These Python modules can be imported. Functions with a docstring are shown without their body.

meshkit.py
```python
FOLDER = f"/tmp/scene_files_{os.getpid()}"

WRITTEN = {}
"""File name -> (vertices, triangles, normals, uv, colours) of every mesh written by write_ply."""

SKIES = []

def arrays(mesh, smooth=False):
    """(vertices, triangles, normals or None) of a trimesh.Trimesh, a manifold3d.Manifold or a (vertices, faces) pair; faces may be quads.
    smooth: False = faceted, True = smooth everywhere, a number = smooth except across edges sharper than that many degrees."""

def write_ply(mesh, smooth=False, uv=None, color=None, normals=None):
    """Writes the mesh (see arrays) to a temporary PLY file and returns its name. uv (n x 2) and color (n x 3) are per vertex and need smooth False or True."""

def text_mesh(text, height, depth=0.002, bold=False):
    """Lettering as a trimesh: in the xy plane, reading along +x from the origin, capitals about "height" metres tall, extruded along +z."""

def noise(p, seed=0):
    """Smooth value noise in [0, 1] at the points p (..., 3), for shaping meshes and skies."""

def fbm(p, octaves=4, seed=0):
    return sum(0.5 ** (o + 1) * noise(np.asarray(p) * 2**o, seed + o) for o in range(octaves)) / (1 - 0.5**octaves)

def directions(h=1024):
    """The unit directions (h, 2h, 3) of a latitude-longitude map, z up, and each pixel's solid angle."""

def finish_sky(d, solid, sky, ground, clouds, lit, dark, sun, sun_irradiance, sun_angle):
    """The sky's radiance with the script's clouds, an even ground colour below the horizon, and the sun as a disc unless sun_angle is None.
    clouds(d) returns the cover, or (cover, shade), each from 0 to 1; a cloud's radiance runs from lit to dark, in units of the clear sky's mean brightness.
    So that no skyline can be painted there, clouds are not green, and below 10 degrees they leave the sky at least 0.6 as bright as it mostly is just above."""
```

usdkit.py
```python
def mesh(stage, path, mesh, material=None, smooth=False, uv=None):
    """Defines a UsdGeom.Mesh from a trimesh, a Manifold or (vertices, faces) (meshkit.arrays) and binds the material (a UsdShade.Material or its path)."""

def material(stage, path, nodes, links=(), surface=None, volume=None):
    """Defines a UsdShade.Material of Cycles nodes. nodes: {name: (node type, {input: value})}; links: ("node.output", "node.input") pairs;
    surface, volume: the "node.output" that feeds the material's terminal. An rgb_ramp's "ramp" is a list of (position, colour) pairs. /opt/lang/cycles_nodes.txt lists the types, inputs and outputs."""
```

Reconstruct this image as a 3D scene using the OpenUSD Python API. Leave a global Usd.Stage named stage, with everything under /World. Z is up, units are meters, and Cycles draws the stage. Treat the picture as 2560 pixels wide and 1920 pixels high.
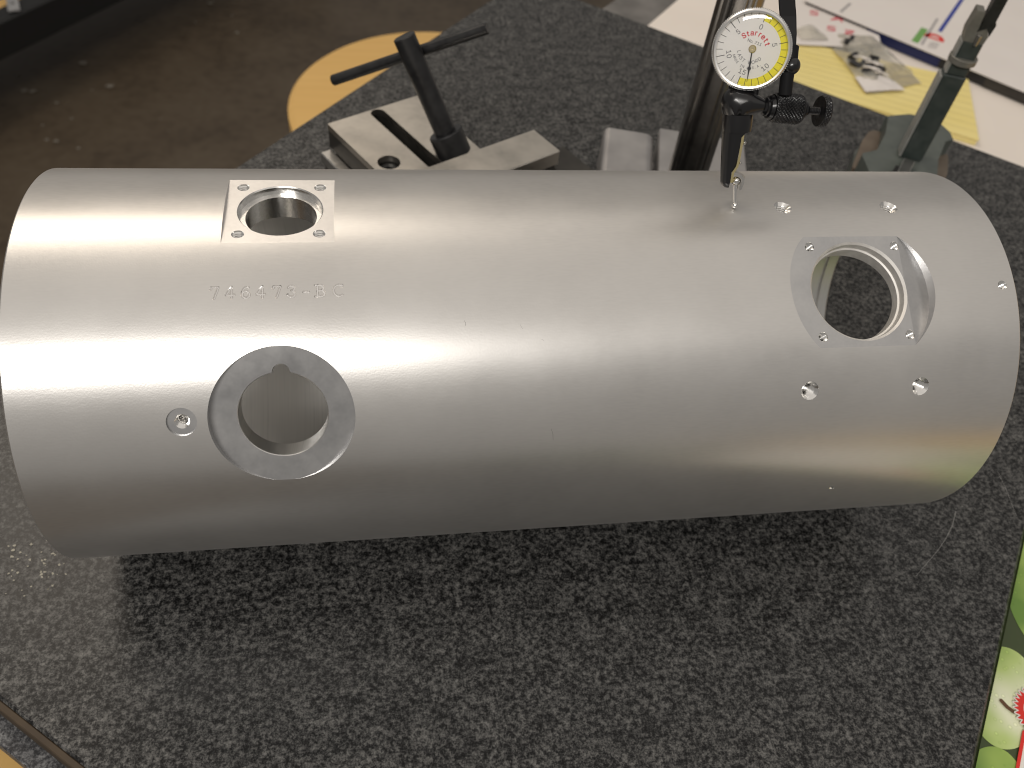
import math, random
import numpy as np
import trimesh, manifold3d as m3
import usdkit, meshkit
from shapely.geometry import Polygon, Point, LineString, box as sbox
from shapely import affinity
from shapely.ops import unary_union
from pxr import Usd, UsdGeom, UsdLux, UsdShade, Gf, Sdf, Vt

rng = np.random.default_rng(7)
random.seed(7)
stage = Usd.Stage.CreateInMemory()
UsdGeom.SetStageUpAxis(stage, 'Z'); UsdGeom.SetStageMetersPerUnit(stage, 1.0)
UsdGeom.Xform.Define(stage, '/World')
V = lambda *a: np.array(a, float)
nz = lambda v: np.asarray(v, float) / np.linalg.norm(v)

# ---------------------------------------------------------------- camera
CAM = V(-.0653, -.2457, .3463)
R_, D_, F_ = nz(V(.9859, -.1335, .1013)), nz(V(-.0365, -.7611, -.6476)), nz(V(.1635, .6348, -.7552))
cam = UsdGeom.Camera.Define(stage, '/World/camera')
M = Gf.Matrix4d(*R_, 0, *(-D_), 0, *(-F_), 0, *CAM, 1)
UsdGeom.Xformable(cam).AddTransformOp().Set(M)
cam.CreateFocalLengthAttr(3.99); cam.CreateHorizontalApertureAttr(3.99 * 2560 / 2140.65)
cam.CreateFStopAttr(2.0); cam.CreateFocusDistanceAttr(.300)
cam.CreateClippingRangeAttr((.02, 50.0))
cam.CreateExposureAttr(0.0)

# ---------------------------------------------------------------- lamps (workshop ceiling fixtures) and added fill lights
def rect(name, pos, target, w, h, inten, col, roll=(1, 0, 0)):
    l = UsdLux.RectLight.Define(stage, '/World/' + name)
    l.CreateWidthAttr(w); l.CreateHeightAttr(h); l.CreateIntensityAttr(inten); l.CreateColorAttr(Gf.Vec3f(*col))
    z = nz(np.asarray(pos) - np.asarray(target)); x = np.asarray(roll, float); x = nz(x - (x @ z) * z); y = np.cross(z, x)
    UsdGeom.Xformable(l).AddTransformOp().Set(Gf.Matrix4d(*x, 0, *y, 0, *z, 0, *pos, 1))
    return l
WARM = (1.0, .87, .72)
rect('ceiling_lamp_behind', (-.74, 1.12, 1.62), (0, 0, 0), 1.2, .55, 5.2, WARM, (1, .25, 0))
rect('ceiling_lamp_front', (-.70, -1.42, 1.62), (-.2, 0, 0), .95, .26, 29.0, (1.0, .96, .91), (1, .2, 0))
rect('ceiling_lamp_far', (-.35, 2.55, 1.75), (0, 0, 0), 1.0, .30, 1.7, WARM, (1, .1, 0))
rect('ceiling_bounce', (.3, .3, 2.6), (.3, .3, 0), 5.0, 5.0, .37, (1.0, .93, .85))  # added glowing panel standing in for light off the unseen ceiling
room = UsdLux.DomeLight.Define(stage, '/World/ambient_fill')  # no fixture: uniform dome added as ambient fill
room.CreateIntensityAttr(1.0)
rm = usdkit.material(stage, '/World/Looks/ambient_fill', {'b': ('background_shader', {'color': (1.0, .95, .89), 'strength': .25})}, [], surface='b.background')
UsdShade.MaterialBindingAPI.Apply(room.GetPrim()).Bind(rm)

# ---------------------------------------------------------------- helpers
def used(path):
    return stage.GetPrimAtPath(path).IsValid()
def numbered(parent, name):
    p, k = f'{parent}/{name}', 0
    while used(p):
        k += 1; p = f'{parent}/{name}_{k:03d}'
    return p
def keys(prim, label=None, cat=None, group=None, kind=None):
    for k, v in (('label', label), ('category', cat), ('group', group), ('kind', kind)):
        if v: prim.SetCustomDataByKey(k, v)
    return prim
def thing(name, label, cat, loc=(0, 0, 0), group=None):
    p = numbered('/World', name)
    x = UsdGeom.Xform.Define(stage, p)
    x.AddTranslateOp().Set(Gf.Vec3d(*map(float, loc)))
    keys(x.GetPrim(), label, cat, group)
    T_ORIG[p] = np.asarray(loc, float)
    return p
T_ORIG = {}
def base_of(path):
    q = '/'.join(path.split('/')[:3])
    return T_ORIG.get(q, np.zeros(3))
def tm(m):
    if isinstance(m, m3.Manifold):
        q = m.to_mesh(); return trimesh.Trimesh(q.vert_properties[:, :3], q.tri_verts, process=False)
    if isinstance(m, (list, tuple)):
        return trimesh.util.concatenate([tm(x) for x in m])
    return m
def part(parent, name, mesh, mat, smooth=False, label=None):
    """mesh is in world coordinates; it is stored relative to its thing's base."""
    m = tm(mesh).copy(); m.apply_translation(-base_of(parent))
    p = numbered(parent, name)
    u = usdkit.mesh(stage, p, m, MAT[mat], smooth=smooth)
    if label: keys(u.GetPrim(), label)
    return p
def single(name, mesh, mat, label=None, cat=None, smooth=False, kind=None, group=None):
    m = tm(mesh).copy(); p = numbered('/World', name)
    u = usdkit.mesh(stage, p, m, MAT[mat], smooth=smooth)
    keys(u.GetPrim(), label, cat, group, kind)
    return p

def frame(p0, axis, ref=(0, 0, 1)):
    z = nz(axis); r = np.asarray(ref, float)
    if abs(z @ nz(r)) > .98: r = V(1, 0, 0)
    x = nz(np.cross(r, z)); y = np.cross(z, x)
    T = np.eye(4); T[:3, 0], T[:3, 1], T[:3, 2], T[:3, 3] = x, y, z, p0
    return T
def frame_xyz(o, x, y, z):
    T = np.eye(4); T[:3, 0], T[:3, 1], T[:3, 2], T[:3, 3] = x, y, z, o
    return T
def lathe(profile, p0, axis, n=48, T=None):
    """profile: (radius, height) pairs, closed onto the axis"""
    m = trimesh.creation.revolve(np.array(profile, float), sections=n)
    m.fix_normals()
    m.apply_transform(frame(p0, axis) if T is None else T)
    return m
def rod(p0, p1, r0, r1=None, n=32, ch=None):
    r1 = r0 if r1 is None else r1
    L = np.linalg.norm(np.asarray(p1) - p0); ch = min(r0, r1) * .12 if ch is None else ch
    return lathe([(0, 0), (r0 - ch, 0), (r0, ch), (r1, L - ch), (r1 - ch, L), (0, L)], p0, np.asarray(p1) - p0, n)
def ball(c, r, sub=3):
    m = trimesh.creation.icosphere(sub, r); m.apply_translation(c); return m
def cbox(size, ch, T=None, c=(0, 0, 0)):
    s = np.asarray(size, float) / 2; pts = []
    for sx in (-1, 1):
        for sy in (-1, 1):
            for sz in (-1, 1):
                for k in range(3):
                    q = s.copy(); q -= ch; q[k] += ch
                    pts.append(q * (sx, sy, sz))
    m = trimesh.convex.convex_hull(np.array(pts)); m.apply_translation(c)
    if T is not None: m.apply_transform(T)
    return m
def prism(poly, h, T=None, z0=0.):
    out = []
    for g in getattr(poly, 'geoms', [poly]):
        if g.is_empty or g.area < 1e-14: continue
        m = trimesh.creation.extrude_polygon(g, h, engine='earcut'); m.apply_translation((0, 0, z0)); out.append(m)
    m = trimesh.util.concatenate(out)
    if T is not None: m.apply_transform(T)
    return m
def man(m):
    m = m.copy(); m.merge_vertices()
    return m3.Manifold(m3.Mesh(vert_properties=np.asarray(m.vertices, np.float32), tri_verts=np.asarray(m.faces, np.uint32)))
def glyphs(text, h, depth, bold=False):
    m = meshkit.text_mesh(text, h, depth, bold)
    b = m.bounds; m.apply_translation((-(b[0, 0] + b[1, 0]) / 2, -h / 2, 0)); return m
def tube_path(pts, r, n=8):
    pts = np.asarray(pts, float); V_, F = [], []
    for i, p in enumerate(pts):
        t = nz(pts[min(i + 1, len(pts) - 1)] - pts[max(i - 1, 0)]); fr = frame(p, t)
        a = np.linspace(0, 2 * np.pi, n, endpoint=False); rr = r[i] if np.ndim(r) else r
        V_.append((fr[:3, :3] @ np.stack([rr * np.cos(a), rr * np.sin(a), 0 * a])).T + p)
    for i in range(len(pts) - 1):
        for k in range(n):
            a, b, c, d = i * n + k, i * n + (k + 1) % n, (i + 1) * n + (k + 1) % n, (i + 1) * n + k
            F += [(a, b, c), (a, c, d)]
    for k in range(1, n - 1):
        F += [(0, k + 1, k), ((len(pts) - 1) * n, (len(pts) - 1) * n + k, (len(pts) - 1) * n + k + 1)]
    return trimesh.Trimesh(np.vstack(V_), F, process=False)

# ---------------------------------------------------------------- materials
MAT = {}
def mat(name, nodes, links, surface='p.BSDF'):
    MAT[name] = usdkit.material(stage, '/World/Looks/' + name, nodes, links, surface=surface)
def plain(name, col, rough=.5, metal=0., **kw):
    mat(name, {'p': ('principled_bsdf', {'base_color': col, 'roughness': rough, 'metallic': metal, **kw})}, [])
def worn(name, col, col2, rough, metal, scale, rvar=.1, bump=0., stretch=(1, 1, 1), **kw):
    """metal or paint with uneven tone and gloss"""
    nodes = {'g': ('geometry', {}), 'mp': ('mapping', {'scale': stretch}),
             'n': ('noise_texture', {'scale': scale, 'detail': 5, 'roughness': .6}),
             'r': ('rgb_ramp', {'ramp': [(.3, col), (.7, col2)]}),
             'q': ('map_range', {'from_min': .3, 'from_max': .7, 'to_min': rough - rvar / 2, 'to_max': rough + rvar / 2}),
             'p': ('principled_bsdf', {'metallic': metal, **kw})}
    links = [('g.position', 'mp.vector'), ('mp.vector', 'n.vector'), ('n.fac', 'r.fac'), ('r.color', 'p.base_color'), ('n.fac', 'q.value'), ('q.result', 'p.roughness')]
    if bump:
        nodes['b'] = ('bump', {'strength': 1.0, 'distance': bump}); links += [('n.fac', 'b.height'), ('b.normal', 'p.normal')]
    mat(name, nodes, links)

# satin turned aluminium: faint streaks, smudges in gloss, fine grain
mat('satin_aluminium', {
    'g': ('geometry', {}), 'mp': ('mapping', {'scale': (12, 60, 60)}), 'mq': ('mapping', {'scale': (1, 1, 1)}),
    'n1': ('noise_texture', {'scale': 14, 'detail': 5, 'roughness': .62}),
    'n2': ('noise_texture', {'scale': 22, 'detail': 3, 'roughness': .6}),
    'n3': ('noise_texture', {'scale': 1500, 'detail': 2}),
    'c': ('rgb_ramp', {'ramp': [(.30, (.635, .62, .60)), (.72, (.705, .69, .668))]}),
    'q1': ('map_range', {'from_min': .3, 'from_max': .7, 'to_min': .29, 'to_max': .35}),
    'mx': ('math', {'math_type': 'multiply_add', 'value2': .05}),
    'b': ('bump', {'strength': .35, 'distance': .00004}), 'ad': ('math', {'math_type': 'multiply_add', 'value2': .6}),
    't': ('tangent', {'direction_type': 'radial', 'axis': 'x'}),
    'p': ('principled_bsdf', {'metallic': 1.0, 'anisotropic': .45, 'anisotropic_rotation': .25}), 'p2': ('principled_bsdf', {'metallic': 1.0, 'roughness': .68}), 'mxc': ('mix_closure', {'fac': .36})},
    [('g.position', 'mp.vector'), ('g.position', 'n1.vector'), ('mp.vector', 'n2.vector'), ('g.position', 'n3.vector'),
     ('n1.fac', 'c.fac'), ('c.color', 'p.base_color'), ('n1.fac', 'q1.value'), ('n2.fac', 'mx.value1'), ('q1.result', 'mx.value3'), ('mx.value', 'p.roughness'),
     ('n2.fac', 'ad.value1'), ('n3.fac', 'ad.value3'), ('ad.value', 'b.height'), ('b.normal', 'p.normal'), ('t.tangent', 'p.tangent'), ('c.color', 'p2.base_color'), ('b.normal', 'p2.normal'), ('p.BSDF', 'mxc.closure1'), ('p2.BSDF', 'mxc.closure2')], 'mxc.closure')
worn('machined_aluminium', (.74, .725, .71), (.79, .775, .76), .36, 1.0, 70, .08, .00001)
worn('milled_seat', (.50, .50, .505), (.60, .595, .59), .33, 1.0, 60, .10, .00001)
worn('bright_cut', (.86, .85, .83), (.92, .91, .89), .20, 1.0, 400, .08)
worn('bore_aluminium', (.76, .755, .74), (.84, .83, .81), .40, 1.0, 20, .10, 0, (90, 1, 1))
worn('bore_satin', (.76, .74, .71), (.86, .84, .81), .62, .8, 300, .1, .00003)
def granite(name, dark, mid, light, rough, spec):
    mat(name, {'g': ('geometry', {}),
        'n1': ('noise_texture', {'scale': 440, 'detail': 6, 'roughness': .72, 'distortion': .1}),
        'n2': ('noise_texture', {'scale': 1200, 'detail': 2, 'roughness': .6}),
        'n3': ('noise_texture', {'scale': 110, 'detail': 2}),
        'mx': ('math', {'math_type': 'multiply_add', 'value2': .45}), 'm2': ('math', {'math_type': 'multiply_add', 'value2': .27}),
        'r': ('rgb_ramp', {'ramp': [(.435, dark), (.485, mid), (.56, tuple(.5 * (a + b) for a, b in zip(mid, light))), (.63, light)]}),
        'sc': ('math', {'math_type': 'multiply_add', 'value2': .581, 'value3': 0.}),
        'q': ('map_range', {'from_min': .4, 'from_max': .65, 'to_min': rough - .06, 'to_max': rough + .14}),
        'b': ('bump', {'strength': .5, 'distance': .00012}),
        'p': ('principled_bsdf', {'specular_ior_level': spec})},
        [('g.position', 'n1.vector'), ('g.position', 'n2.vector'), ('g.position', 'n3.vector'),
         ('n2.fac', 'mx.value1'), ('n1.fac', 'mx.value3'), ('n3.fac', 'm2.value1'), ('mx.value', 'm2.value3'), ('m2.value', 'sc.value1'),
         ('sc.value', 'r.fac'), ('r.color', 'p.base_color'), ('sc.value', 'q.value'), ('q.result', 'p.roughness'), ('sc.value', 'b.height'), ('b.normal', 'p.normal')])
granite('black_granite', (.005, .005, .005), (.025, .025, .025), (.175, .171, .162), .34, .30)
granite('rough_granite', (.02, .02, .022), (.06, .06, .064), (.26, .26, .26), .55, .5)
worn('edge_brown', (.045, .030, .017), (.075, .052, .03), .7, 0., 60)
worn('ground_steel', (.50, .47, .425), (.60, .565, .51), .36, 1.0, 45, .08)
worn('dark_and_shaded_steel', (.035, .033, .03), (.075, .07, .062), .42, .6, 50, .1)  # puts shade into the colour of the vise sides; also plain dark parts
worn('black_oxide', (.012, .012, .013), (.03, .030, .031), .36, .3, 90, .16, .00002)
plain('recess_shade_black', (.006, .006, .006), .7)  # black standing in for the shade inside slots
worn('dark_chrome', (.30, .295, .29), (.38, .37, .36), .27, 1.0, 40, .06)
worn('grey_bracket', (.40, .385, .38), (.50, .485, .475), .42, .85, 40, .08)
plain('black_gloss', (.006, .006, .007), .24, 0, specular_ior_level=.6)
worn('black_knurl', (.010, .010, .011), (.02, .02, .021), .24, .3, 300, .1)
plain('black_arm', (.010, .010, .011), .5, specular_ior_level=.15)
plain('chrome', (.82, .81, .79), .07, 1.0)
plain('bezel_metal', (.90, .89, .87), .30, 1.0)
plain('brass', (.80, .68, .36), .25, 1.0)
plain('gold_screw', (.72, .62, .40), .3, 1.0)
plain('dial_white', (.84, .82, .80), .45)
plain('dial_yellow', (.88, .78, .03), .45)
plain('ink_black', (.03, .03, .035), .5)
plain('ink_grey', (.13, .13, .14), .5)
plain('ink_red', (.62, .03, .05), .5)
plain('print_red', (.70, .03, .02), .5)
plain('print_blue', (.012, .035, .30), .5)
plain('print_green', (.16, .36, .09), .5)
plain('print_grey', (.36, .34, .34), .6)
plain('pad_line', (.62, .55, .30), .7)
plain('pen_red', (.68, .12, .15), .6)
mat('crystal', {'f': ('fresnel', {'IOR': 1.5}), 't': ('transparent_bsdf', {'color': (.98, .98, .97)}), 'g': ('glossy_bsdf', {'roughness': .05, 'color': (1, 1, 1)}), 'm': ('mix_closure', {})},
    [('f.fac', 'm.fac'), ('t.BSDF', 'm.closure1'), ('g.BSDF', 'm.closure2')], 'm.closure')
worn('grey_green_paint', (.070, .082, .074), (.10, .113, .102), .38, 0., 70, .1, .00003)
worn('brown_primer', (.10, .075, .055), (.15, .12, .09), .6, 0., 60)
worn('grey_green_dark', (.028, .038, .035), (.05, .06, .055), .42, 0., 160, .12, .00003)
worn('bare_steel', (.45, .44, .42), (.56, .55, .53), .33, 1.0, 60)
worn('worn_clamp', (.15, .145, .125), (.24, .23, .20), .5, .4, 120, .1)
worn('bar_side', (.26, .26, .245), (.36, .36, .34), .45, .3, 90, .1)
worn('white_paper', (.74, .69, .655), (.78, .735, .70), .7, 0., 9)
worn('cream_paper', (.80, .73, .66), (.84, .77, .70), .7, 0., 9)  # warm cream paper, its own tone
worn('yellow_paper', (.83, .69, .25), (.87, .74, .32), .7, 0., 12)
plain('spine_blue', (.008, .014, .075), .5)
plain('shade_and_part_black', (.012, .012, .014), .5)  # painted shade on the catalogue side; also small black parts
worn('mat_grey', (.10, .095, .09), (.20, .19, .18), .8, 0., 25)
mat('wood_light', {'g': ('geometry', {}), 'mp': ('mapping', {'rotation': (0, 0, .65), 'scale': (3, 40, 40)}), 'n': ('noise_texture', {'scale': 3, 'detail': 4, 'distortion': .4}),
    'r': ('rgb_ramp', {'ramp': [(.25, (.66, .405, .125)), (.75, (.72, .455, .155))]}), 'p': ('principled_bsdf', {'roughness': .42})},
    [('g.position', 'mp.vector'), ('mp.vector', 'n.vector'), ('n.fac', 'r.fac'), ('r.color', 'p.base_color')])
mat('concrete', {'g': ('geometry', {}), 'n': ('noise_texture', {'scale': 5, 'detail': 6, 'roughness': .62}), 'n2': ('noise_texture', {'scale': 40, 'detail': 4}),
    'mx': ('math', {'math_type': 'multiply_add', 'value2': .35}), 'sc': ('math', {'math_type': 'multiply', 'value2': .741}),
    'r': ('rgb_ramp', {'ramp': [(.36, (.058, .041, .025)), (.5, (.086, .063, .040)), (.66, (.104, .080, .053))]}), 'p': ('principled_bsdf', {'roughness': .5})},
    [('g.position', 'n.vector'), ('g.position', 'n2.vector'), ('n2.fac', 'mx.value1'), ('n.fac', 'mx.value3'), ('mx.value', 'sc.value1'), ('sc.value', 'r.fac'), ('r.color', 'p.base_color')])
plain('floor_speck', (.20, .18, .15), .7)
plain('black_paint', (.008, .0085, .009), .6)
worn('dark_brown', (.045, .03, .016), (.07, .05, .028), .7, 0., 20)
worn('zinc', (.42, .42, .43), (.55, .55, .55), .5, .7, 60)
mat('plastic_film', {'f': ('fresnel', {'IOR': 1.45}), 'mr': ('math', {'math_type': 'multiply_add', 'value2': 1.3, 'value3': .04}), 't': ('transparent_bsdf', {'color': (.93, .92, .88)}),
    'd': ('diffuse_bsdf', {'color': (.75, .72, .62)}), 'm0': ('mix_closure', {'fac': .30}), 'g': ('glossy_bsdf', {'roughness': .15, 'color': (1, 1, 1)}), 'm': ('mix_closure', {})},
    [('f.fac', 'mr.value1'), ('mr.value', 'm.fac'), ('t.BSDF', 'm0.closure1'), ('d.BSDF', 'm0.closure2'), ('m0.closure', 'm.closure1'), ('g.BSDF', 'm.closure2')], 'm.closure')
def apple(name, a, b, c):
    mat(name, {'g': ('geometry', {}), 'n': ('noise_texture', {'scale': 26, 'detail': 2}), 'r': ('rgb_ramp', {'ramp': [(.34, a), (.52, b), (.70, c)]}),
        'v': ('voronoi_texture', {'scale': 260}), 'vr': ('rgb_ramp', {'ramp': [(.10, (1.25, 1.25, 1.2)), (.22, (.86, .9, .8)), (.32, (1, 1, 1))]}),
        'm': ('mix', {'mix_type': 'multiply', 'fac': .8}), 'p': ('principled_bsdf', {'roughness': .35})},
        [('g.position', 'n.vector'), ('n.fac', 'r.fac'), ('g.position', 'v.vector'), ('v.distance', 'vr.fac'), ('r.color', 'm.color1'), ('vr.color', 'm.color2'), ('m.color', 'p.base_color')])
apple('apple_print', (.27, .41, .08), (.50, .62, .22), (.82, .84, .60))
apple('apple_print_deep', (.15, .27, .05), (.32, .45, .10), (.58, .68, .27))
plain('leaf_print', (.05, .07, .025), .4)
plain('stem_print', (.12, .055, .02), .4)
plain('residue', (.36, .34, .28), .5)
plain('hair_grey', (.45, .44, .42), .5)
plain('scratch_dark', (.24, .23, .22), .5, .5)
plain('scratch_faint', (.42, .40, .39), .4, 1.0)
plain('carton_white', (.80, .76, .70), .4)

# ---------------------------------------------------------------- floor and the black frame beyond
FZ = -.85
fl = trimesh.creation.box((9, 9, .02)); fl.apply_translation((0, 1.5, FZ - .01))
single('floor', fl, 'concrete', kind='structure')
spk = []
for x, y, r in [(-.739, 1.85, .012), (-.659, 1.746, .011), (-.845, 1.721, .010), (-.827, 1.718, .009), (-.765, 1.670, .006), (-.757, 1.521, .006), (-.736, 1.516, .0065),
                (-.464, 2.18, .009), (-.381, 2.021, .008), (-.685, 1.49, .005)] + [(rng.uniform(-.9, -.1), rng.uniform(1.35, 2.2), rng.uniform(.002, .0045)) for _ in range(16)]:
    k = 9; a = np.linspace(0, 2 * np.pi, k, endpoint=False); rr = r * rng.uniform(.6, 1.05, k)
    spk.append(prism(Polygon(np.stack([x + rr * np.cos(a), y + .8 * rr * np.sin(a)], 1)), .0012, z0=FZ + .0005))
single('floor_debris', spk, 'floor_speck', label='pale specks and crumbs scattered on the brown concrete floor', cat='debris', kind='stuff')

BZ = -.62
bd = nz(V(.0976, .136, 0)); bn = V(-bd[1], bd[0], 0)           # the frame's long direction, and away from the bench
b0 = V(-.795, 1.605, BZ)
TB = frame_xyz(b0, bd, bn, V(0, 0, 1))
fr_ = thing('steel_cart_frame', 'black steel frame holding a wooden shelf board low over the floor at top left', 'frame', b0)
part(fr_, 'rail', cbox((2.0, .05, .075), .004, TB, (0.1, .025, -.0375)), 'black_paint')
part(fr_, 'shelf_board', cbox((1.96, .035, .02), .002, TB, (.1, .0685, -.016)), 'wood_light')
part(fr_, 'shelf_panel', cbox((1.96, .4, .012), .002, TB, (.1, .288, -.03)), 'dark_brown')
for s in (-.86, 1.06):
    part(fr_, 'leg', cbox((.05, .05, -FZ + BZ - .0752), .003, TB, (s, .026, -.0752 - (-FZ + BZ - .0752) / 2)), 'black_paint')
sd = nz(V(.045, -.145, 0)); so = V(-.795, 1.70, BZ + .004)
TS = frame_xyz(so, sd, V(-sd[1], sd[0], 0), V(0, 0, 1))
strap_poly = sbox(-.20, -.0115, .062, .0115)
for q in (.03, -.03, -.09, -.15): strap_poly = strap_poly.difference(Point(q, 0).buffer(.0045))
single('slotted_metal_strip', prism(strap_poly, .003, TS), 'zinc', label='grey metal strip with punched holes lying over the wooden shelf edge at top left', cat='metal strip')

# stool
st = thing('wooden_stool', 'round light wood stool seat partly hidden under the granite plate corner', 'stool', (.0476, .8019, FZ))
part(st, 'seat', lathe([(0, 0), (.195, 0), (.2075, .006), (.2075, .022), (.199, .029), (0, .030)], (.0476, .8019, -.33), (0, 0, 1), 96), 'wood_light', 40)
for a in np.radians([45, 135, 225, 315]):
    q = V(np.cos(a), np.sin(a), 0)
    part(st, 'leg', rod(V(.0476, .8019, FZ) + q * .19, V(.0476, .8019, -.331) + q * .12, .014, .017), 'wood_light', 40)

# ---------------------------------------------------------------- bench, granite plate
PA = math.radians(-38.821)
E_ = V(math.cos(PA), math.sin(PA), 0); N_ = V(-E_[1], E_[0], 0)
TP = frame_xyz(V(0, 0, 0), E_, N_, V(0, 0, 1))                  # plate frame
e0, e1, n0, n1 = -.2627, .2395, -.2117, .4610
BT = -.09
be = thing('workbench', 'light wood bench top under the granite plate and papers, seen at the frame edges', 'workbench', (0, 0, FZ))
part(be, 'bench_top', cbox((1.15, 1.75, .035), .002, TP, (e0 + .02 + .575, n0 - .045 + .875, BT - .0175)), 'wood_light')
for a in (e0 + .08, e0 + 1.1):
    for b in (n0 - .03, n0 + 1.58):
        part(be, 'leg', cbox((.06, .06, BT - .0355 - FZ), .003, TP, (a, b, (BT - .0355 + FZ) / 2)), 'wood_light')
gp = thing('granite_surface_plate', 'black speckled granite surface plate under the aluminium tube', 'surface plate', (0, 0, BT))
part(gp, 'slab', cbox((e1 - e0, n1 - n0, .0755), .0012, TP, ((e0 + e1) / 2, (n0 + n1) / 2, -.03775)), 'black_granite')
part(gp, 'edge_band', cbox((e1 - e0 - .002, .0026, .0195), .0004, TP, ((e0 + e1) / 2, n0 - .00135, -.0012 - .00975)), 'edge_brown')
part(gp, 'ledge', cbox((e1 - e0 - .01, .0105, .034), .001, TP, ((e0 + e1) / 2, n0 - .0054, -.021 - .017)), 'rough_granite', label='rough lower granite ledge along the near left edge')
for a, b in ((e0 + .06, n0 + .08), (e1 - .06, n0 + .08), ((e0 + e1) / 2, n1 - .08)):
    c = TP[:3, :3] @ V(a, b, 0)
    part(gp, 'foot', rod(V(c[0], c[1], BT + .0003), V(c[0], c[1], -.0757), .025, .025), 'black_paint', 40)

# ---------------------------------------------------------------- the tube (one solid; every cut surface becomes a part)
RO, HL = .076, .17919
RL, RR = .0630, .0655
XO = V(0, 0, RO)
def tool(m, smooth=True):
    return man(m).as_original() if not isinstance(m, m3.Manifold) else m.as_original()
def rev_x(profile, n):                                          # profile (r, x) revolved about the tube axis
    m = trimesh.creation.revolve(np.array(profile, float), sections=n); m.fix_normals()
    m.apply_transform(frame_xyz(XO, V(0, 1, 0), V(0, 0, 1), V(1, 0, 0)))
    return m
NS = 720
c_ = .0006
outer = tool(rev_x([(0, -HL), (RO - c_, -HL), (RO, -HL + c_), (RO, HL - c_), (RO - c_, HL), (0, HL)], NS))
bore = tool(rev_x([(0, -HL - .01), (RL + .001, -HL - .01), (RL + .001, -HL - .0001), (RL, -HL + .001), (RL, .06), (RR, .062), (RR, .1705), (RR + .0012, .171), (RR + .0012, .1728), (RR, .1732), (RR, HL - .0012), (RR + .0012, HL), (RR + .0012, HL + .01), (0, HL + .01)], NS))
def radial(x, th, dep):
    """frame on the tube at angle th from the top towards the viewer: X along the tube, Y uphill, Z outward, origin dep from the axis"""
    t = math.radians(th); n = V(0, -math.sin(t), math.cos(t))
    return frame_xyz(XO + V(x, 0, 0) + n * dep, V(1, 0, 0), np.cross(n, V(1, 0, 0)), n)
tools, kinds = [], {}
def cut(kind, m, T, mname):
    m = m.copy(); m.apply_transform(T); q = tool(m); tools.append(q); kinds[q.original_id()] = (kind, mname); return q
def cyl_tool(prof, n=96):
    m = trimesh.creation.revolve(np.array(prof, float) * 1000, sections=n); m.fix_normals(); m.apply_scale(.001); return m
UP = .03
def stepped(profile):                                           # list of (radius, z) from the top down, closed
    p = [(0, UP), (profile[0][0], UP)] + profile + [(0, profile[-1][1])]
    return cyl_tool(p[::-1])
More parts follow.
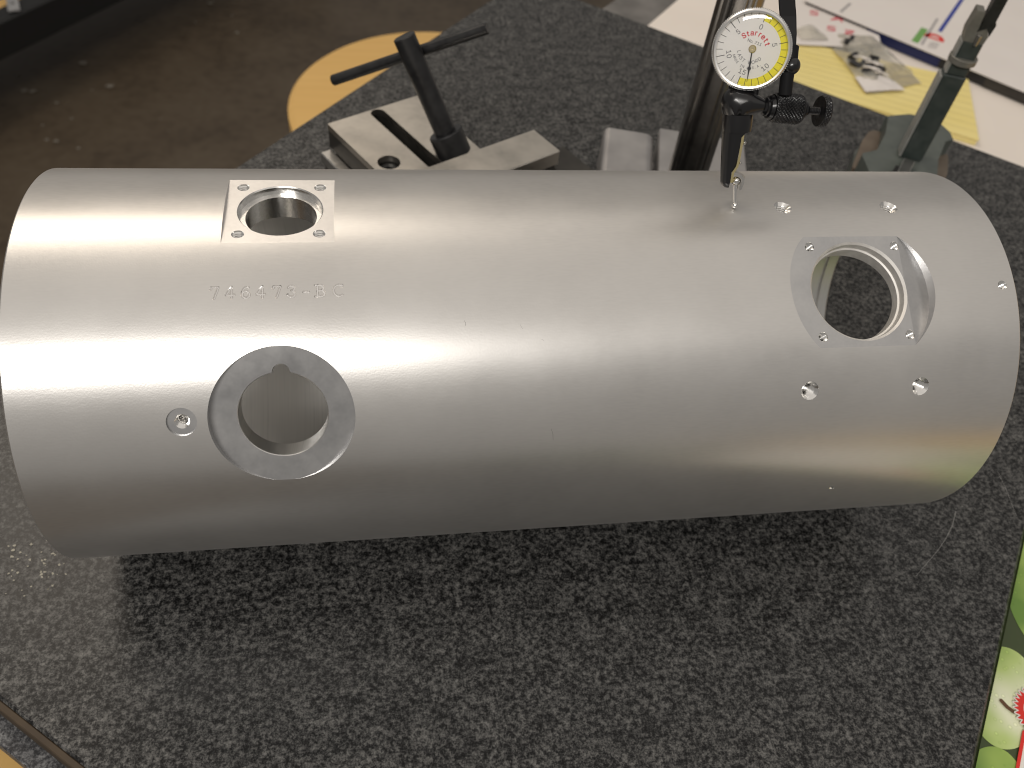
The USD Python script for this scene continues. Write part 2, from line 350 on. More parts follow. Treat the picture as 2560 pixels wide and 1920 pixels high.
# square flat with counterbored port
d1 = RO * math.cos(math.radians(14.2)); T1 = radial(-.0942, -2.9, d1)
sq = trimesh.creation.box((.0374, .0374, UP)); sq.apply_translation((0, 0, UP / 2))
cut('square_flat', sq, T1, 'machined_aluminium')
cut('port_bore', stepped([(.0148, 0.0), (.01445, -.0004), (.01445, -.003), (.01235, -.0031), (.01235, -.03)]), T1, 'bright_cut')
def threaded(r, depth, cs=0.):
    pitch = .0008; prof = [(r + .0003 + cs, .0004), (r + .0003 + cs, 0.)] if cs else [(r + .0003, .0)]
    if cs: prof += [(r, -cs - .0003)]
    z = -cs - .0004
    while z - pitch > -depth:
        prof += [(r + .00028, z - pitch * .25), (r - .00022, z - pitch * .75)]; z -= pitch
    prof += [(r - .0002, -depth), (.0002, -depth - r * .6)]
    p = [(0, UP), (prof[0][0], UP)] + prof + [(0, prof[-1][1])]
    return cyl_tool(p[::-1], 40)
for sx in (-1, 1):
    for sy in (-1, 1):
        cut('threaded_hole', threaded(.00185, .0075), T1 @ trimesh.transformations.translation_matrix((sx * .01355, sy * .0138, 0)), 'bright_cut')
# round seat with keyed port
d2 = RO * math.cos(math.radians(18.15)); T2 = radial(-.0943, 57.35, d2)
cut('round_seat', stepped([(.0238, 0.)]), T2, 'milled_seat')
cut('port_bore', stepped([(.01495, 0.), (.0147, -.0003), (.0147, -.035)]), T2, 'bore_aluminium')
ky = cyl_tool([(0, -.035), (.0029, -.035), (.0029, UP), (0, UP)], 40)
cut('keyway', ky, T2 @ trimesh.transformations.translation_matrix((0.0001, .0147, 0)), 'bore_aluminium')
T4 = radial(-.1262, 57.35, .0751)
cut('small_seat', stepped([(.00485, 0.)]), T4, 'milled_seat')
cut('threaded_hole', threaded(.0019, .0036, .0003), T4, 'bright_cut')
# window on the right: circular cut with a rising run-out, stepped port
d3 = RO * math.cos(math.radians(16.5)); T3 = radial(.116, 27.5, d3)
circ = m3.Manifold.cylinder(UP + .005, .0288, .0288, 160).translate([0, 0, -.005])
left = trimesh.creation.box((.08, .09, .02)); left.apply_translation((.0192 - .04, 0, -.01))
right = trimesh.creation.box((.08, .09, .02)); right.apply_translation((.04, 0, -.01)); right.apply_transform(trimesh.transformations.rotation_matrix(math.radians(6), (0, 1, 0))); right.apply_translation((.0192, 0, 0))
win = circ - man(left) - man(right)
wm = tm(win)
cut('window_flat', wm, T3, 'milled_seat')
cut('port_bore', stepped([(.0194, 0.), (.0186, -.0008), (.0184, -.0036), (.0178, -.0040), (.0175, -.03)]), T3, 'bore_satin')
for sx, sy in ((-.0173, .0176), (.0175, .0176), (-.0173, -.0174), (.0176, -.0175)):
    cut('threaded_hole', threaded(.0015, .007), T3 @ trimesh.transformations.translation_matrix((sx, sy, 0)), 'bright_cut')
for x in (.0937, .1383):
    for th in (-1, 55.85):
        cut('threaded_hole', threaded(.0024, .0062, .0008), radial(x, th, RO - .00012), 'bright_cut')
cut('threaded_hole', threaded(.0013, .006, .0002), radial(.1734, 27.45, RO - .0001), 'bright_cut')
cut('dimple', cyl_tool([(0, -.0008), (.0010, -.00005), (.0011, UP), (0, UP)], 20), radial(.11625, 93.1, RO), 'bright_cut')

# engraved part number (stroke lettering with serifs)
def stroke(pts, w): return LineString(pts).buffer(w, cap_style='square', join_style='mitre', resolution=6)
def arc(cx, cy, rx, ry, a0, a1, n=14):
    t = np.radians(np.linspace(a0, a1, n)); return [(cx + rx * math.cos(q), cy + ry * math.sin(q)) for q in t]
GL = {
 '7': [[(0.02, .78), (.06, .98), (.62, .98)], [(.62, .98), (.30, 0.)]],
 '4': [[(.46, 0.), (.46, 1.), (.02, .30), (.66, .30)]],
 '6': [[(.58, .92), *arc(.5, .35, .46, .62, 105, 180, 8)], [*arc(.34, .31, .29, .30, 180, -180, 22)]],
 '3': [[*arc(.30, .76, .26, .23, 160, -80, 14)], [*arc(.30, .28, .30, .28, 85, -165, 16)]],
 '-': [[(.05, .42), (.48, .42)]],
 'B': [[(.02, 0), (.02, 0)], [(.0, 1.), (.42, 1.), *arc(.44, .76, .24, .24, 90, -90, 10), (.18, .52)], [(.0, 0.), (.46, 0.), *arc(.48, .26, .28, .26, -90, 90, 10), (.18, .52)], [(.18, 0.), (.18, 1.)]],
 'C': [[*arc(.46, .50, .44, .50, 58, 305, 24)], [(.72, 1.0), (.70, .80)]],
}
hgt, adv = .0043, .00497
def groove(p):
    r0, r1 = .00048, .00013
    c = [m3.Manifold.cylinder(.00075, r1, r0 + .00015, 10).translate([q[0], q[1], -.00052]) for q in p]
    return m3.Manifold.batch_hull(c) if len(c) > 1 else c[0]
for k, (ch, xo) in enumerate(zip('746473-BC', (0, .98, 1.98, 2.93, 3.98, 4.93, 5.93, 6.74, 7.92))):
    segs = []
    for st_ in GL[ch]:
        pp = [(a * hgt * .93, b * hgt * .93) for a, b in st_]
        segs += [groove(pp[i:i + 2]) for i in range(len(pp) - 1) if pp[i] != pp[i + 1]]
    u = m3.Manifold.batch_boolean(segs, m3.OpType.Add)
    x0 = -.1157 + xo * adv + .0001
    Tm = radial(x0, 26.95 - .10 * k * .12, RO) @ trimesh.transformations.rotation_matrix(math.radians(rng.uniform(-1.2, 1.2)), (0, 0, 1))
    q = u.transform(Tm[:3]).as_original(); tools.append(q); kinds[q.original_id()] = ('engraved_character', 'machined_aluminium')
solid = outer - bore
for q in tools: solid = solid - q
kinds[outer.original_id()] = ('outer_wall', 'satin_aluminium'); kinds[bore.original_id()] = ('bore', 'bore_aluminium')
mm = solid.to_mesh()
VP, TV = np.asarray(mm.vert_properties)[:, :3].astype(float), np.asarray(mm.tri_verts)
tube = thing('machined_aluminium_tube', 'large satin aluminium tube with machined ports and threaded holes lying on the granite plate', 'metal tube', (0, 0, 0))
ri, ro = np.asarray(mm.run_index) // 3, np.asarray(mm.run_original_id)
groups = {}
for k, oid in enumerate(ro): groups.setdefault(int(oid), []).append(np.arange(ri[k], ri[k + 1]))
order = [int(outer.original_id()), int(bore.original_id())] + [int(q.original_id()) for q in tools]
def explicit(path, P, Nn, material):
    u = UsdGeom.Mesh.Define(stage, path); n = len(P)
    u.CreatePointsAttr(Vt.Vec3fArray.FromNumpy(P.astype(np.float32)))
    u.CreateFaceVertexCountsAttr(Vt.IntArray.FromNumpy(np.full(n // 3, 3, np.int32)))
    u.CreateFaceVertexIndicesAttr(Vt.IntArray.FromNumpy(np.arange(n, dtype=np.int32)))
    u.CreateSubdivisionSchemeAttr('none'); u.CreateNormalsAttr(Vt.Vec3fArray.FromNumpy(Nn.astype(np.float32))); u.SetNormalsInterpolation('vertex')
    UsdShade.MaterialBindingAPI.Apply(u.GetPrim()).Bind(MAT[material])
for oid in order:
    if oid not in groups: continue
    f = TV[np.concatenate(groups[oid])]; kind, mname = kinds[oid]
    if kind in ('outer_wall', 'bore'):                           # exact normals on the turned surfaces
        P = VP[f]; fn = np.cross(P[:, 1] - P[:, 0], P[:, 2] - P[:, 0]); ln = np.linalg.norm(fn, axis=1); ok = ln > 1e-16; P, fn = P[ok], fn[ok] / ln[ok, None]
        rad = P - V(0, 0, RO); rad[..., 0] = 0; rad /= np.maximum(np.linalg.norm(rad, axis=2, keepdims=True), 1e-9)
        sgn = 1. if kind == 'outer_wall' else -1.
        straight = (abs(fn[:, 0]) < .02)
        nn = np.where(straight[:, None, None], sgn * rad, fn[:, None, :])
        c = ~straight                                            # chamfers and end faces: conical normals
        nn[c] = rad[c] * np.linalg.norm(fn[c][:, None, 1:], axis=2, keepdims=True) * sgn; nn[c, :, 0] = fn[c][:, None, 0]
        explicit(numbered(tube, kind), P.reshape(-1, 3), nn.reshape(-1, 3), mname)
    else:
        uq, inv = np.unique(f, return_inverse=True)
        m = trimesh.Trimesh(VP[uq], inv.reshape(-1, 3), process=False)
        m.update_faces(m.area_faces > 1e-14)
        part(tube, kind, m, mname, 30)

# ---------------------------------------------------------------- toolmaker's vise and T wrench
va = math.radians(30.5); vx, vy = V(math.cos(va), math.sin(va), 0), V(-math.sin(va), math.cos(va), 0)
vo = V(-.0846, .2113, 0)                                        # far left corner of the top slab
TVF = frame_xyz(vo, vx, -vy, V(0, 0, -1))                       # X along the far edge, Y towards the viewer
def vbox(x0, x1, y0, y1, z0, z1, ch=.0006):
    return cbox((x1 - x0, y1 - y0, z1 - z0), ch, TVF, ((x0 + x1) / 2, (y0 + y1) / 2, -(z0 + z1) / 2))
vs = thing('toolmakers_vise', 'ground steel toolmakers vise with a long slot, on the granite behind the tube', 'vise', vo + vx * .03 - vy * .04)
slotp = LineString([(.0322, .0052), (.0322, .075)]).buffer(.0046)
slab = sbox(0, 0, .0645, .088).difference(slotp).difference(sbox(.0625, .0275, .066, .0305))
slab = slab.difference(affinity.scale(Point(.0105, .0505).buffer(.0066), 1, 1))
sl = prism(slab, .004); sl.apply_transform(TVF @ trimesh.transformations.translation_matrix((0, 0, -.050)))
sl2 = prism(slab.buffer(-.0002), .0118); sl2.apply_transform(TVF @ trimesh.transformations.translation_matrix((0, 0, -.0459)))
part(vs, 'body_flank', sl2, 'dark_and_shaded_steel')  # steel flank coloured dark for the shade below the bright top
part(vs, 'body_top', sl, 'ground_steel')
part(vs, 'screw_head', lathe([(0, 0), (.0060, 0), (.0060, .0065), (.0052, .0072), (.0024, .0072), (.0024, .003), (0, .003)], vo + vx * .0105 - vy * .0505 + V(0, 0, .0382), (0, 0, 1), 32), 'black_oxide', 35)
slot_deep = man(prism(slotp, .06, TVF @ trimesh.transformations.translation_matrix((0, 0, -.060))))
part(vs, 'body_groove', tm(man(vbox(.0035, .061, .001, .088, .0255, .0338)) - slot_deep), 'dark_and_shaded_steel')  # recess under the slab, its shade put into the dark colour
part(vs, 'slot_floor', vbox(.0262, .0382, .0012, .0865, .0035, .0052), 'recess_shade_black')  # floor coloured black to paint in the shade of the slot
part(vs, 'body_base', tm(man(vbox(-.0035, .068, -.001, .089, 0.0002, .0253)) - man(prism(LineString([(.0322, .0052), (.0322, .082)]).buffer(.0065), .06, TVF @ trimesh.transformations.translation_matrix((0, 0, -.0630))))), 'dark_and_shaded_steel')
part(vs, 'rail', vbox(-.0068, .0005, .001, .089, .0257, .033), 'bare_steel')
bo = V(-.0317, .1456, 0) ; bx = nz(V(.0664, .0382, 0)); by = V(-bx[1], bx[0], 0)
TJ = frame_xyz(bo, bx, -by, V(0, 0, -1))
part(vs, 'jaw_plate', cbox((.1065, .0245, .0095), .0006, TJ, (.0766 - .05325, .01225, -.0661 + .00475)), 'ground_steel')
part(vs, 'shaded_jaw_foot', cbox((.1045, .0225, .0200), .0006, TJ, (.0756 - .05225, .01225, -.0562 + .0100)), 'dark_and_shaded_steel')  # dark block painting in the shadowed side of the jaw
part(vs, 'shaded_jaw_foot', cbox((.062, .021, .0355), .0006, TJ, (.012, .0125, -.0180)), 'dark_and_shaded_steel')
pk = thing('steel_parallel_block', 'small flat grey steel block on the granite between vise and post', 'steel block', (.078, .238, 0))
part(pk, 'block', cbox((.022, .05, .012), .0006, frame_xyz(V(0, 0, 0), bx, by, V(0, 0, 1)), (V(.0745, .2195, 0) @ bx, V(.0745, .2195, 0) @ by, .0062)), 'dark_and_shaded_steel')

wb, wt = V(-.0113, .1794, .0510), V(-.0404, .1990, .1126)
wd = nz(wt - wb)
wr = thing('t_handle_wrench', 'black T handle socket wrench leaning in the slot of the steel vise', 'wrench', wb)
part(wr, 'shaft', rod(wb + wd * .0142, wt, .0062, .0062, 40, .0005), 'black_oxide', 35)
part(wr, 'socket', lathe([(0, .003), (.0055, .003), (.0055, 0), (.0096, 0), (.0100, .0005), (.0100, .0138), (.0094, .0146), (0, .0146)], wb, wd, 40), 'black_oxide', 35)
HB = (V(-.0802, .2194, .0736), V(.0039, .1930, .1217))
part(wr, 'handle_bar', rod(HB[0], HB[1], .0031, .0031, 28, .0004), 'black_oxide', 35)

# ---------------------------------------------------------------- bent grey bracket and the indicator stand post
ba = math.radians(-15.0); kx, ky_ = V(math.cos(ba), math.sin(ba), 0), V(-math.sin(ba), math.cos(ba), 0)
TK = frame_xyz(V(.0837, .1948, 0), kx, ky_, V(0, 0, 1))
TKp = TK @ trimesh.transformations.rotation_matrix(math.pi / 2, (1, 0, 0))      # profile in XZ, extruded towards the viewer
bk = thing('grey_metal_bracket', 'grey bent metal base plate with rounded raised panel at the foot of the post', 'bracket', (.11, .22, 0))
def strip_profile(pts, t):
    return LineString(pts).buffer(t, cap_style='flat', join_style='round', resolution=8)
prof = strip_profile([(.001, .0005), (.001, .026), *[(.004 - .003 * math.cos(a), .026 + .003 * math.sin(a)) for a in np.radians([20, 45, 70, 90])], (.028, .029), *[(.028 + .005 * math.sin(a), .024 + .005 * math.cos(a)) for a in np.radians([15, 35, 55, 75, 90])], (.033, .010), *[(.036 - .003 * math.cos(a), .010 - .003 * math.sin(a)) for a in np.radians([30, 60, 90])], (.046, .007)], .0010)
pm = prism(prof, .095); pm.apply_translation((0, 0, -.0495)); pm.apply_transform(TKp)
part(bk, 'raised_panel', pm, 'grey_bracket', 40)
part(bk, 'rear_panel', cbox((.058, .105, .003), .0006, TK, (.0665, .0085, .0275)), 'grey_bracket')
part(bk, 'rear_wall', cbox((.0025, .105, .0255), .0004, TK, (.0388, .0085, .01285)), 'grey_bracket')
POST = V(.1212, .15, 0)
sp = thing('indicator_stand', 'dark polished steel stand post rising behind the tube to hold the dial indicator', 'indicator stand', POST)
ang = np.linspace(0, 2 * np.pi, 240, endpoint=False)
ga = math.atan2(-.247 + .01, -.245)                              # groove turned towards the viewer's left
dd = (ang - ga + np.pi) % (2 * np.pi) - np.pi
rr = np.where(abs(dd) < .17, .0113 - .0030 * (1 - abs(dd) / .17), .0113)
for off, wd_, dp in ((.75, .10, .0008), (1.05, .08, .0006), (-.5, .10, .0012)):
    d2_ = (ang - ga - off + np.pi) % (2 * np.pi) - np.pi; rr = np.where(abs(d2_) < wd_, .0113 - dp * (1 - abs(d2_) / wd_), rr)
circle = Polygon(np.stack([POST[0] + rr * np.cos(ang), POST[1] + rr * np.sin(ang)], 1))
part(sp, 'post', prism(circle, .334, z0=.012), 'dark_chrome', 35)
part(sp, 'foot_flange', lathe([(0, 0), (.034, 0), (.034, .009), (.031, .0117), (0, .0117)], POST + V(0, 0, .0003), (0, 0, 1), 64), 'dark_and_shaded_steel', 35)

# ---------------------------------------------------------------- dial test indicator
TI = V(.0737, .001, .1533)
ie, in_, iu = V(-.05453, .39193, .91838), V(-.40515, -.84932, .3384), V(.91262, -.35363, .2051)
def I(u, w, n=0.): return TI + (iu * u + ie * w + in_ * n) * 1e-3
def TIf(u, w, n=0., rot=0.):                                     # local frame in millimetres facing the viewer
    c, s = math.cos(rot), math.sin(rot)
    T = frame_xyz(I(u, w, n), iu * c + ie * s, -iu * s + ie * c, in_)
    return T @ np.diag([1e-3, 1e-3, 1e-3, 1])
di = thing('dial_test_indicator', 'black lever dial test indicator with white and yellow round face touching the tube top', 'dial indicator', TI)
ib = part(di, 'body', [lathe([(0, 33.4), (5.4, 33.4), (5.4, 29), (5.2, 27.2), (0, 27.2)][::-1], 0, 0, 48, TIf(-2.2, 0, -2) @ frame_xyz(V(0, 0, 0), V(1, 0, 0), V(0, 0, -1), V(0, 1, 0)))], 'black_gloss', 35)
# lower barrel cut back on the right where the reed spring shows
bar = prism(Polygon([(-8.2, 33.6), (3.3, 33.6), (3.0, 27.2), (1.1, 26.9), (-.15, 25.4), (-.35, 21.5), (-1.0, 15.2), (-2.35, 12.6), (-2.55, 8.6), (-3.0, 5.9), (-4.6, 5.9), (-6.1, 7.0), (-6.9, 14)]), 11.0, z0=-8.0)
rb = tm(man(bar) ^ m3.Manifold.batch_hull([m3.Manifold.cylinder(.6, 5.55, 5.55, 56).rotate([-90, 0, 0]).translate([-2.3, 33.0, -2.6]), m3.Manifold.sphere(3.1, 40).translate([-3.3, 9.0, -2.6])]))
rb.apply_transform(TIf(0, 0, 0)); part(di, 'barrel', rb, 'black_gloss', 35)
sh = [m3.Manifold.sphere(5.3, 48).translate([-3.5, 37.4, -2.4]), m3.Manifold.sphere(4.9, 48).translate([-.2, 37.1, -2.4]), m3.Manifold.cylinder(4, 5.7, 5.4, 48).rotate([-90, 0, 0]).translate([-2.3, 33.3, -2.4])]
shm = m3.Manifold.batch_hull(sh); shm = shm + m3.Manifold.batch_hull([m3.Manifold.sphere(4.6, 40).translate([.4, 36.8, -2.2]), m3.Manifold.sphere(2.5, 40).translate([5.2, 36.3, -2.2])])
shm = tm(shm); shm.apply_transform(TIf(0, 0)); part(di, 'shoulder', shm, 'black_gloss', 40)
blk = cbox((10.6, 8.5, 7.5), .8, TIf(-1.2, 43.5, -5.2)); part(di, 'dial_mount', blk, 'black_gloss', False)
part(di, 'mount_washer', lathe([(0, 0), (6.6, 0), (6.6, .8), (0, .8)], 0, 0, 48, TIf(-.9, 47.2, -3.6)), 'dial_white', 35)
# bezel with fine coin edge
Rb, nt = 13.5, 120
a = np.linspace(0, 2 * np.pi, nt * 4, endpoint=False)
gear = Polygon(np.stack([(Rb + .16 * np.sign(np.sin(nt * a))) * np.cos(a), (Rb + .16 * np.sign(np.sin(nt * a))) * np.sin(a)], 1)).buffer(0)
DC = (.1, 55.35)
bz = thing_b = part(di, 'bezel', [prism(gear.difference(Point(0, 0).buffer(12.6, 64)), 3.0, TIf(*DC, -1.8)), lathe([(12.6, 1.2), (13.4, 1.2), (13.2, 1.7), (12.75, 2.0), (12.2, 1.9), (12.0, .8), (12.6, .8)], 0, 0, 120, TIf(*DC, 0))], 'bezel_metal', 35)
part(di, 'case', lathe([(0, -6.2), (11.5, -6.2), (12.4, -5.6), (12.4, -.6), (0, -.6)], 0, 0, 96, TIf(*DC, 0)), 'black_gloss', 35)
dl = part(di, 'dial_face', lathe([(0, -.55), (12.5, -.55), (12.5, -.2), (0, -.2)], 0, 0, 96, TIf(*DC, 0)), 'dial_white', 35)
A0 = math.radians(-18.0)                                         # the zero mark stands 18 degrees clockwise of the top
def dpos(deg, r):
    t = math.radians(90 - deg) + A0; return r * math.cos(t), r * math.sin(t)
def ring_sector(r0, r1, d0, d1):
    k = np.linspace(d0, d1, 60); return Polygon([dpos(x, r1) for x in k] + [dpos(x, r0) for x in k[::-1]])
part(dl, 'yellow_scale', prism(ring_sector(9.75, 12.3, 0, 180), .03, TIf(*DC, -.2)), 'dial_yellow')
tk = []
for i in range(30):
    d = i * 12.0; big = i % 5 == 0
    p0, p1 = dpos(d, 9.3 if big else 9.9), dpos(d, 12.35)
    tk.append(prism(LineString([p0, p1]).buffer(.085 if not big else .11, cap_style='flat'), .03, TIf(*DC, -.168)))
part(dl, 'tick_marks', tk, 'ink_black')
def put(txt, h, deg, r, flip, name, mname, bold=False, depth=.03):
    x, y = dpos(deg, r); m = glyphs(txt, h, depth, bold)
    m.apply_transform(TIf(*DC, -.168) @ trimesh.transformations.translation_matrix((x, y, 0)) @ trimesh.transformations.rotation_matrix(A0 - math.radians(deg) + (math.pi if flip else 0), (0, 0, 1)))
    return m
nums = [put(t, 1.65, d, 7.75, f, '', '') for t, d, f in (('0', 0, False), ('5', 60, False), ('10', 120, True), ('15', 180, True), ('10', 240, True), ('5', 300, False))]
part(dl, 'scale_numbers', nums, 'ink_grey')
def curved(txt, h, r, deg_mid, step, flip, bold=False):
    out = []; n = len(txt)
    for i, ch in enumerate(txt):
        if ch == ' ': continue
        k = (i - (n - 1) / 2) * step
        out.append(put(ch, h * (1 if ch.isupper() or not bold else 1), deg_mid + (-k if flip else k), r, flip, '', '', bold))
    return out
part(dl, 'maker_lettering', curved('Starrett', 1.7, 5.5, 0, 15.0, False, True), 'ink_red')
no = glyphs('No. 711', 1.0, .03); no.apply_transform(TIf(*DC, -.168) @ trimesh.transformations.rotation_matrix(A0, (0, 0, 1)) @ trimesh.transformations.translation_matrix((.0, 2.5, 0))); part(dl, 'model_lettering', no, 'ink_grey')
part(dl, 'name_lettering', curved('LAST WORD', 1.15, 4.3, 180, 15.5, True), 'ink_grey')
part(dl, 'origin_lettering', curved('MADE IN U.S.A.', .85, 6.1, 180, 8.0, True), 'ink_grey')
part(di, 'centre_screw', lathe([(0, -.15), (1.3, -.15), (1.3, .35), (1.0, .6), (.35, .6), (.3, .35), (0, .35)], 0, 0, 32, TIf(.35, 55.6, 0)), 'gold_screw', 30)
hand = unary_union([Polygon([(-.15, 0), (.15, 0), (.32, -6.4), (.0, -11.0), (-.10, -11.0), (-.32, -6.4)]), Point(0, -6.5).buffer(.62)])
part(di, 'pointer', prism(hand, .12, TIf(.35, 55.6, .05, math.radians(-3.5))), 'ink_black')
cr = trimesh.creation.revolve(np.array([(12.1, 1.0), (11.6, 1.45), (9, 1.8), (5, 2.05), (0, 2.15)][::-1]), sections=96); cr.fix_normals(); 
if cr.face_normals[:, 2].mean() < 0: cr.invert()
cr.apply_transform(TIf(*DC, 0)); part(di, 'crystal', cr, 'crystal', True)
# stylus end
part(di, 'reed_spring', prism(LineString([(.0, 26.2), (-.15, 23.2), (-.5, 17.8), (-.95, 14.7), (-2.2, 12.5), (-2.45, 8.7)]).buffer(.42, cap_style='flat', join_style='round'), 3.6, TIf(.35, 0, -2.6)), 'brass', 35)
part(di, 'yoke', prism(unary_union([LineString([(-2.1, 12.3), (-.7, 12.0), (1.5, 10.9), (2.0, 10.2), (1.95, 8.6), (1.35, 6.5)]).buffer(.45, resolution=4)]), 3.4, TIf(.1, 0, -2.6)), 'bare_steel', 35)
part(di, 'pivot', [tm(m3.Manifold.sphere(1.75, 40).transform(np.c_[np.diag([1, 1, .8]), [-.4, 8.9, -1.0]])).apply_transform(TIf(0, 0))], 'chrome', True)
part(di, 'stylus', rod(I(-.55, 8.0), I(-.03, .6), .00088, .00046, 24, .00005), 'chrome', 40)
part(di, 'contact_ball', ball(I(0, 0), .00122, 3), 'chrome', True)
for u, w, r in ((1.05, 23.2, .75), (-1.55, 20.6, .4), (.45, 15.8, .5)):
    part(di, 'small_screw', [tm(m3.Manifold.sphere(r, 24)).apply_transform(TIf(u, w, -.6))], 'bare_steel', True)

# ---------------------------------------------------------------- swivel holder between post and indicator
ho = thing('swivel_holder', 'black knurled swivel clamp with thumb screw holding the dial indicator', 'holder', I(12, 35))
axd = V(20.34 - 5.17, 34.27 - 36.11, 0); axd /= np.linalg.norm(axd)
def A(s, off=0, n=0): return I(5.17 + axd[0] * s - axd[1] * off, 36.0 + axd[1] * s + axd[0] * off, n - 2.2 - .42 * s)
Adir = A(1) - A(0)
def knurl(prof, p0, d, ns, rows, amp):
    """turned shape with diamond knurling cut into it"""
    T = frame(p0, d); zs = np.linspace(prof[0][1], prof[-1][1], rows); rs = np.interp(zs, [q[1] for q in prof], [q[0] for q in prof])
    a = np.linspace(0, 2 * np.pi, ns, endpoint=False); k = 26
    Pm = []
    for z, r in zip(zs, rs):
        edge = min((z - zs[0]) / (.08 * (zs[-1] - zs[0])), (zs[-1] - z) / (.08 * (zs[-1] - zs[0])), 1)
        h = np.maximum(abs(((k * a / (2 * np.pi) + z * k / (2 * np.pi * r)) % 1) - .5), abs(((k * a / (2 * np.pi) - z * k / (2 * np.pi * r)) % 1) - .5)) * 2
        q = r - amp * edge * h ** 2
        Pm.append(np.stack([q * np.cos(a), q * np.sin(a), 0 * a + z], 1))
    Pm = np.vstack(Pm + [[[0, 0, zs[0]]], [[0, 0, zs[-1]]]]); F = []
    for i in range(rows - 1):
        b = i * ns + np.arange(ns); c = i * ns + (np.arange(ns) + 1) % ns
        F += [np.stack([b, c, c + ns], 1), np.stack([b, c + ns, b + ns], 1)]
    b = np.arange(ns); c = (b + 1) % ns; t = (rows - 1) * ns
    F += [np.stack([c, b, 0 * b + rows * ns], 1), np.stack([b + t, c + t, 0 * b + rows * ns + 1], 1)]
    m = trimesh.Trimesh(Pm, np.vstack(F), process=False); m.apply_transform(T); return m
mmk = lambda L: [(r * 1e-3, z * 1e-3) for r, z in L]
part(ho, 'neck', lathe(mmk([(0, -.5), (2.3, -.5), (1.9, .8), (2.6, 1.6), (3.2, 1.9), (3.2, 2.6), (4.0, 3.0), (4.4, 4.2), (0, 4.2)]), A(0), Adir, 48), 'black_gloss', 35)
part(ho, 'knurled_sleeve', knurl(mmk([(4.6, 0), (5.35, .9), (5.45, 5), (5.45, 10.0), (5.0, 11)]), A(4.2), Adir, 208, 70, .00042), 'black_knurl', 30)
part(ho, 'sleeve_collar', lathe(mmk([(0, 0), (3.6, 0), (3.3, .8), (2.2, 1.3), (1.9, 2.0), (0, 2.0)]), A(15.2), Adir, 40), 'black_gloss', 35)
scr = [(0, 0)] + [(1.25 + (.22 if i % 2 else 0), i * .3) for i in range(16)] + [(0, 4.5)]
part(ho, 'thumb_screw', lathe(mmk(scr), A(17.0), Adir, 24), 'black_knurl', 30)
part(ho, 'thumb_knob', [knurl(mmk([(5.3, 0), (5.7, .4), (5.7, 2.2), (5.3, 2.6)]), A(21.2), Adir, 208, 24, .0003)], 'black_knurl', 30)
part(ho, 'swivel_rod', rod(I(13.3, 40.2, -2.2), I(13.2, 48.2, -2.2), .00235, .00235, 28), 'black_arm', 35)
part(ho, 'swivel_ball', ball(I(14.2, 49.9, -2.6), .0031, 3), 'black_gloss', True)
part(ho, 'swivel_rod', rod(I(13.6, 51.5, -3.2), I(13.2, 56, -5), .0026, .0029, 28), 'black_arm', 35)
ap = [(12.6, 54.6, -5), (12.0, 60, -7), (11.2, 65.6, -9), (9.6, 74, -14), (6.0, 88, -26)]
armh = []
for (u0, w0, q0), (u1, w1, q1) in zip(ap[:-1], ap[1:]):
    armh.append(m3.Manifold.batch_hull([man(cbox((5.0 if q0 == -5 else 5.6, .8, 4.4), .3, TIf(u0, w0, q0))), man(cbox((5.6, .8, 4.4), .3, TIf(u1, w1, q1)))]))
# the arm turns back to the post above the picture
e1_ = I(6.0, 88, -26); e2_ = V(POST[0], POST[1], e1_[2] + .012)
armh.append(man(rod(e1_ - nz(e2_ - e1_) * .003, e2_ , .0042, .0042, 24)))
part(ho, 'arm', [tm(x) for x in armh], 'black_arm', 30)
cl_ = lathe([(0.0115, 0), (.018, 0), (.0185, .0005), (.0185, .0215), (.018, .022), (.0115, .022), (.0115, 0)], V(POST[0], POST[1], e2_[2] - .011), (0, 0, 1), 48)
part(ho, 'post_clamp', cl_, 'black_arm', 35)

# ---------------------------------------------------------------- surface gauge at the right
GB = V(.312, .222, 0)
gg = thing('surface_gauge', 'grey green surface gauge with rounded cast base and upright square spindle at the right', 'surface gauge', GB)
out = Polygon([(.2660, .1850), (.2700, .2130), (.2850, .2400), (.3040, .2612), (.3140, .2640), (.3320, .2668), (.3450, .2620), (.3532, .2534), (.3555, .2420), (.3528, .2300), (.3420, .2100), (.3243, .1874), (.2990, .1640), (.2770, .1680)]).buffer(.004, resolution=6).buffer(-.004)
sc1 = Polygon([(.2735, .2170), (.3050, .2640), (.3110, .2600), (.3000, .2400), (.2850, .2205)]).buffer(.0015)
sc2 = Polygon([(.3560, .2330), (.3250, .1860), (.3190, .1900), (.3290, .2080), (.3450, .2290)]).buffer(.0015)
top = out.buffer(-.002).difference(sc1).difference(sc2)
layers = [(out, .0004, .0136), (out.buffer(-.0008), .0140, .0052), (top, .0192, .0098), (top.buffer(-.0012), .0290, .0010)]
part(gg, 'base', [prism(p, h, z0=z) for p, z, h in layers[:1]] + [prism(layers[2][0], .0158, z0=.0140)], 'grey_green_paint', 35)
part(gg, 'finger_groove', prism(sc1.intersection(out), .003, z0=.0142), 'brown_primer')
part(gg, 'finger_groove', prism(sc2.intersection(out), .003, z0=.0142), 'brown_primer')
ga_ = math.radians(-22); gx, gy = V(math.cos(ga_), math.sin(ga_), 0), V(-math.sin(ga_), math.cos(ga_), 0)
TG = frame_xyz(V(.3080, .2125, 0), gx, gy, V(0, 0, 1))
part(gg, 'spindle', cbox((.0140, .0105, .0620), .0008, TG, (0, 0, .030 + .0311)), 'grey_green_dark')
part(gg, 'spindle_side', cbox((.0016, .0100, .0600), .0003, TG, (-.00785, 0, .030 + .0305)), 'bar_side')
part(gg, 'upper_spindle', cbox((.0118, .0090, .022), .0006, TG, (.0004, 0, .0922 + .0110)), 'grey_green_dark')
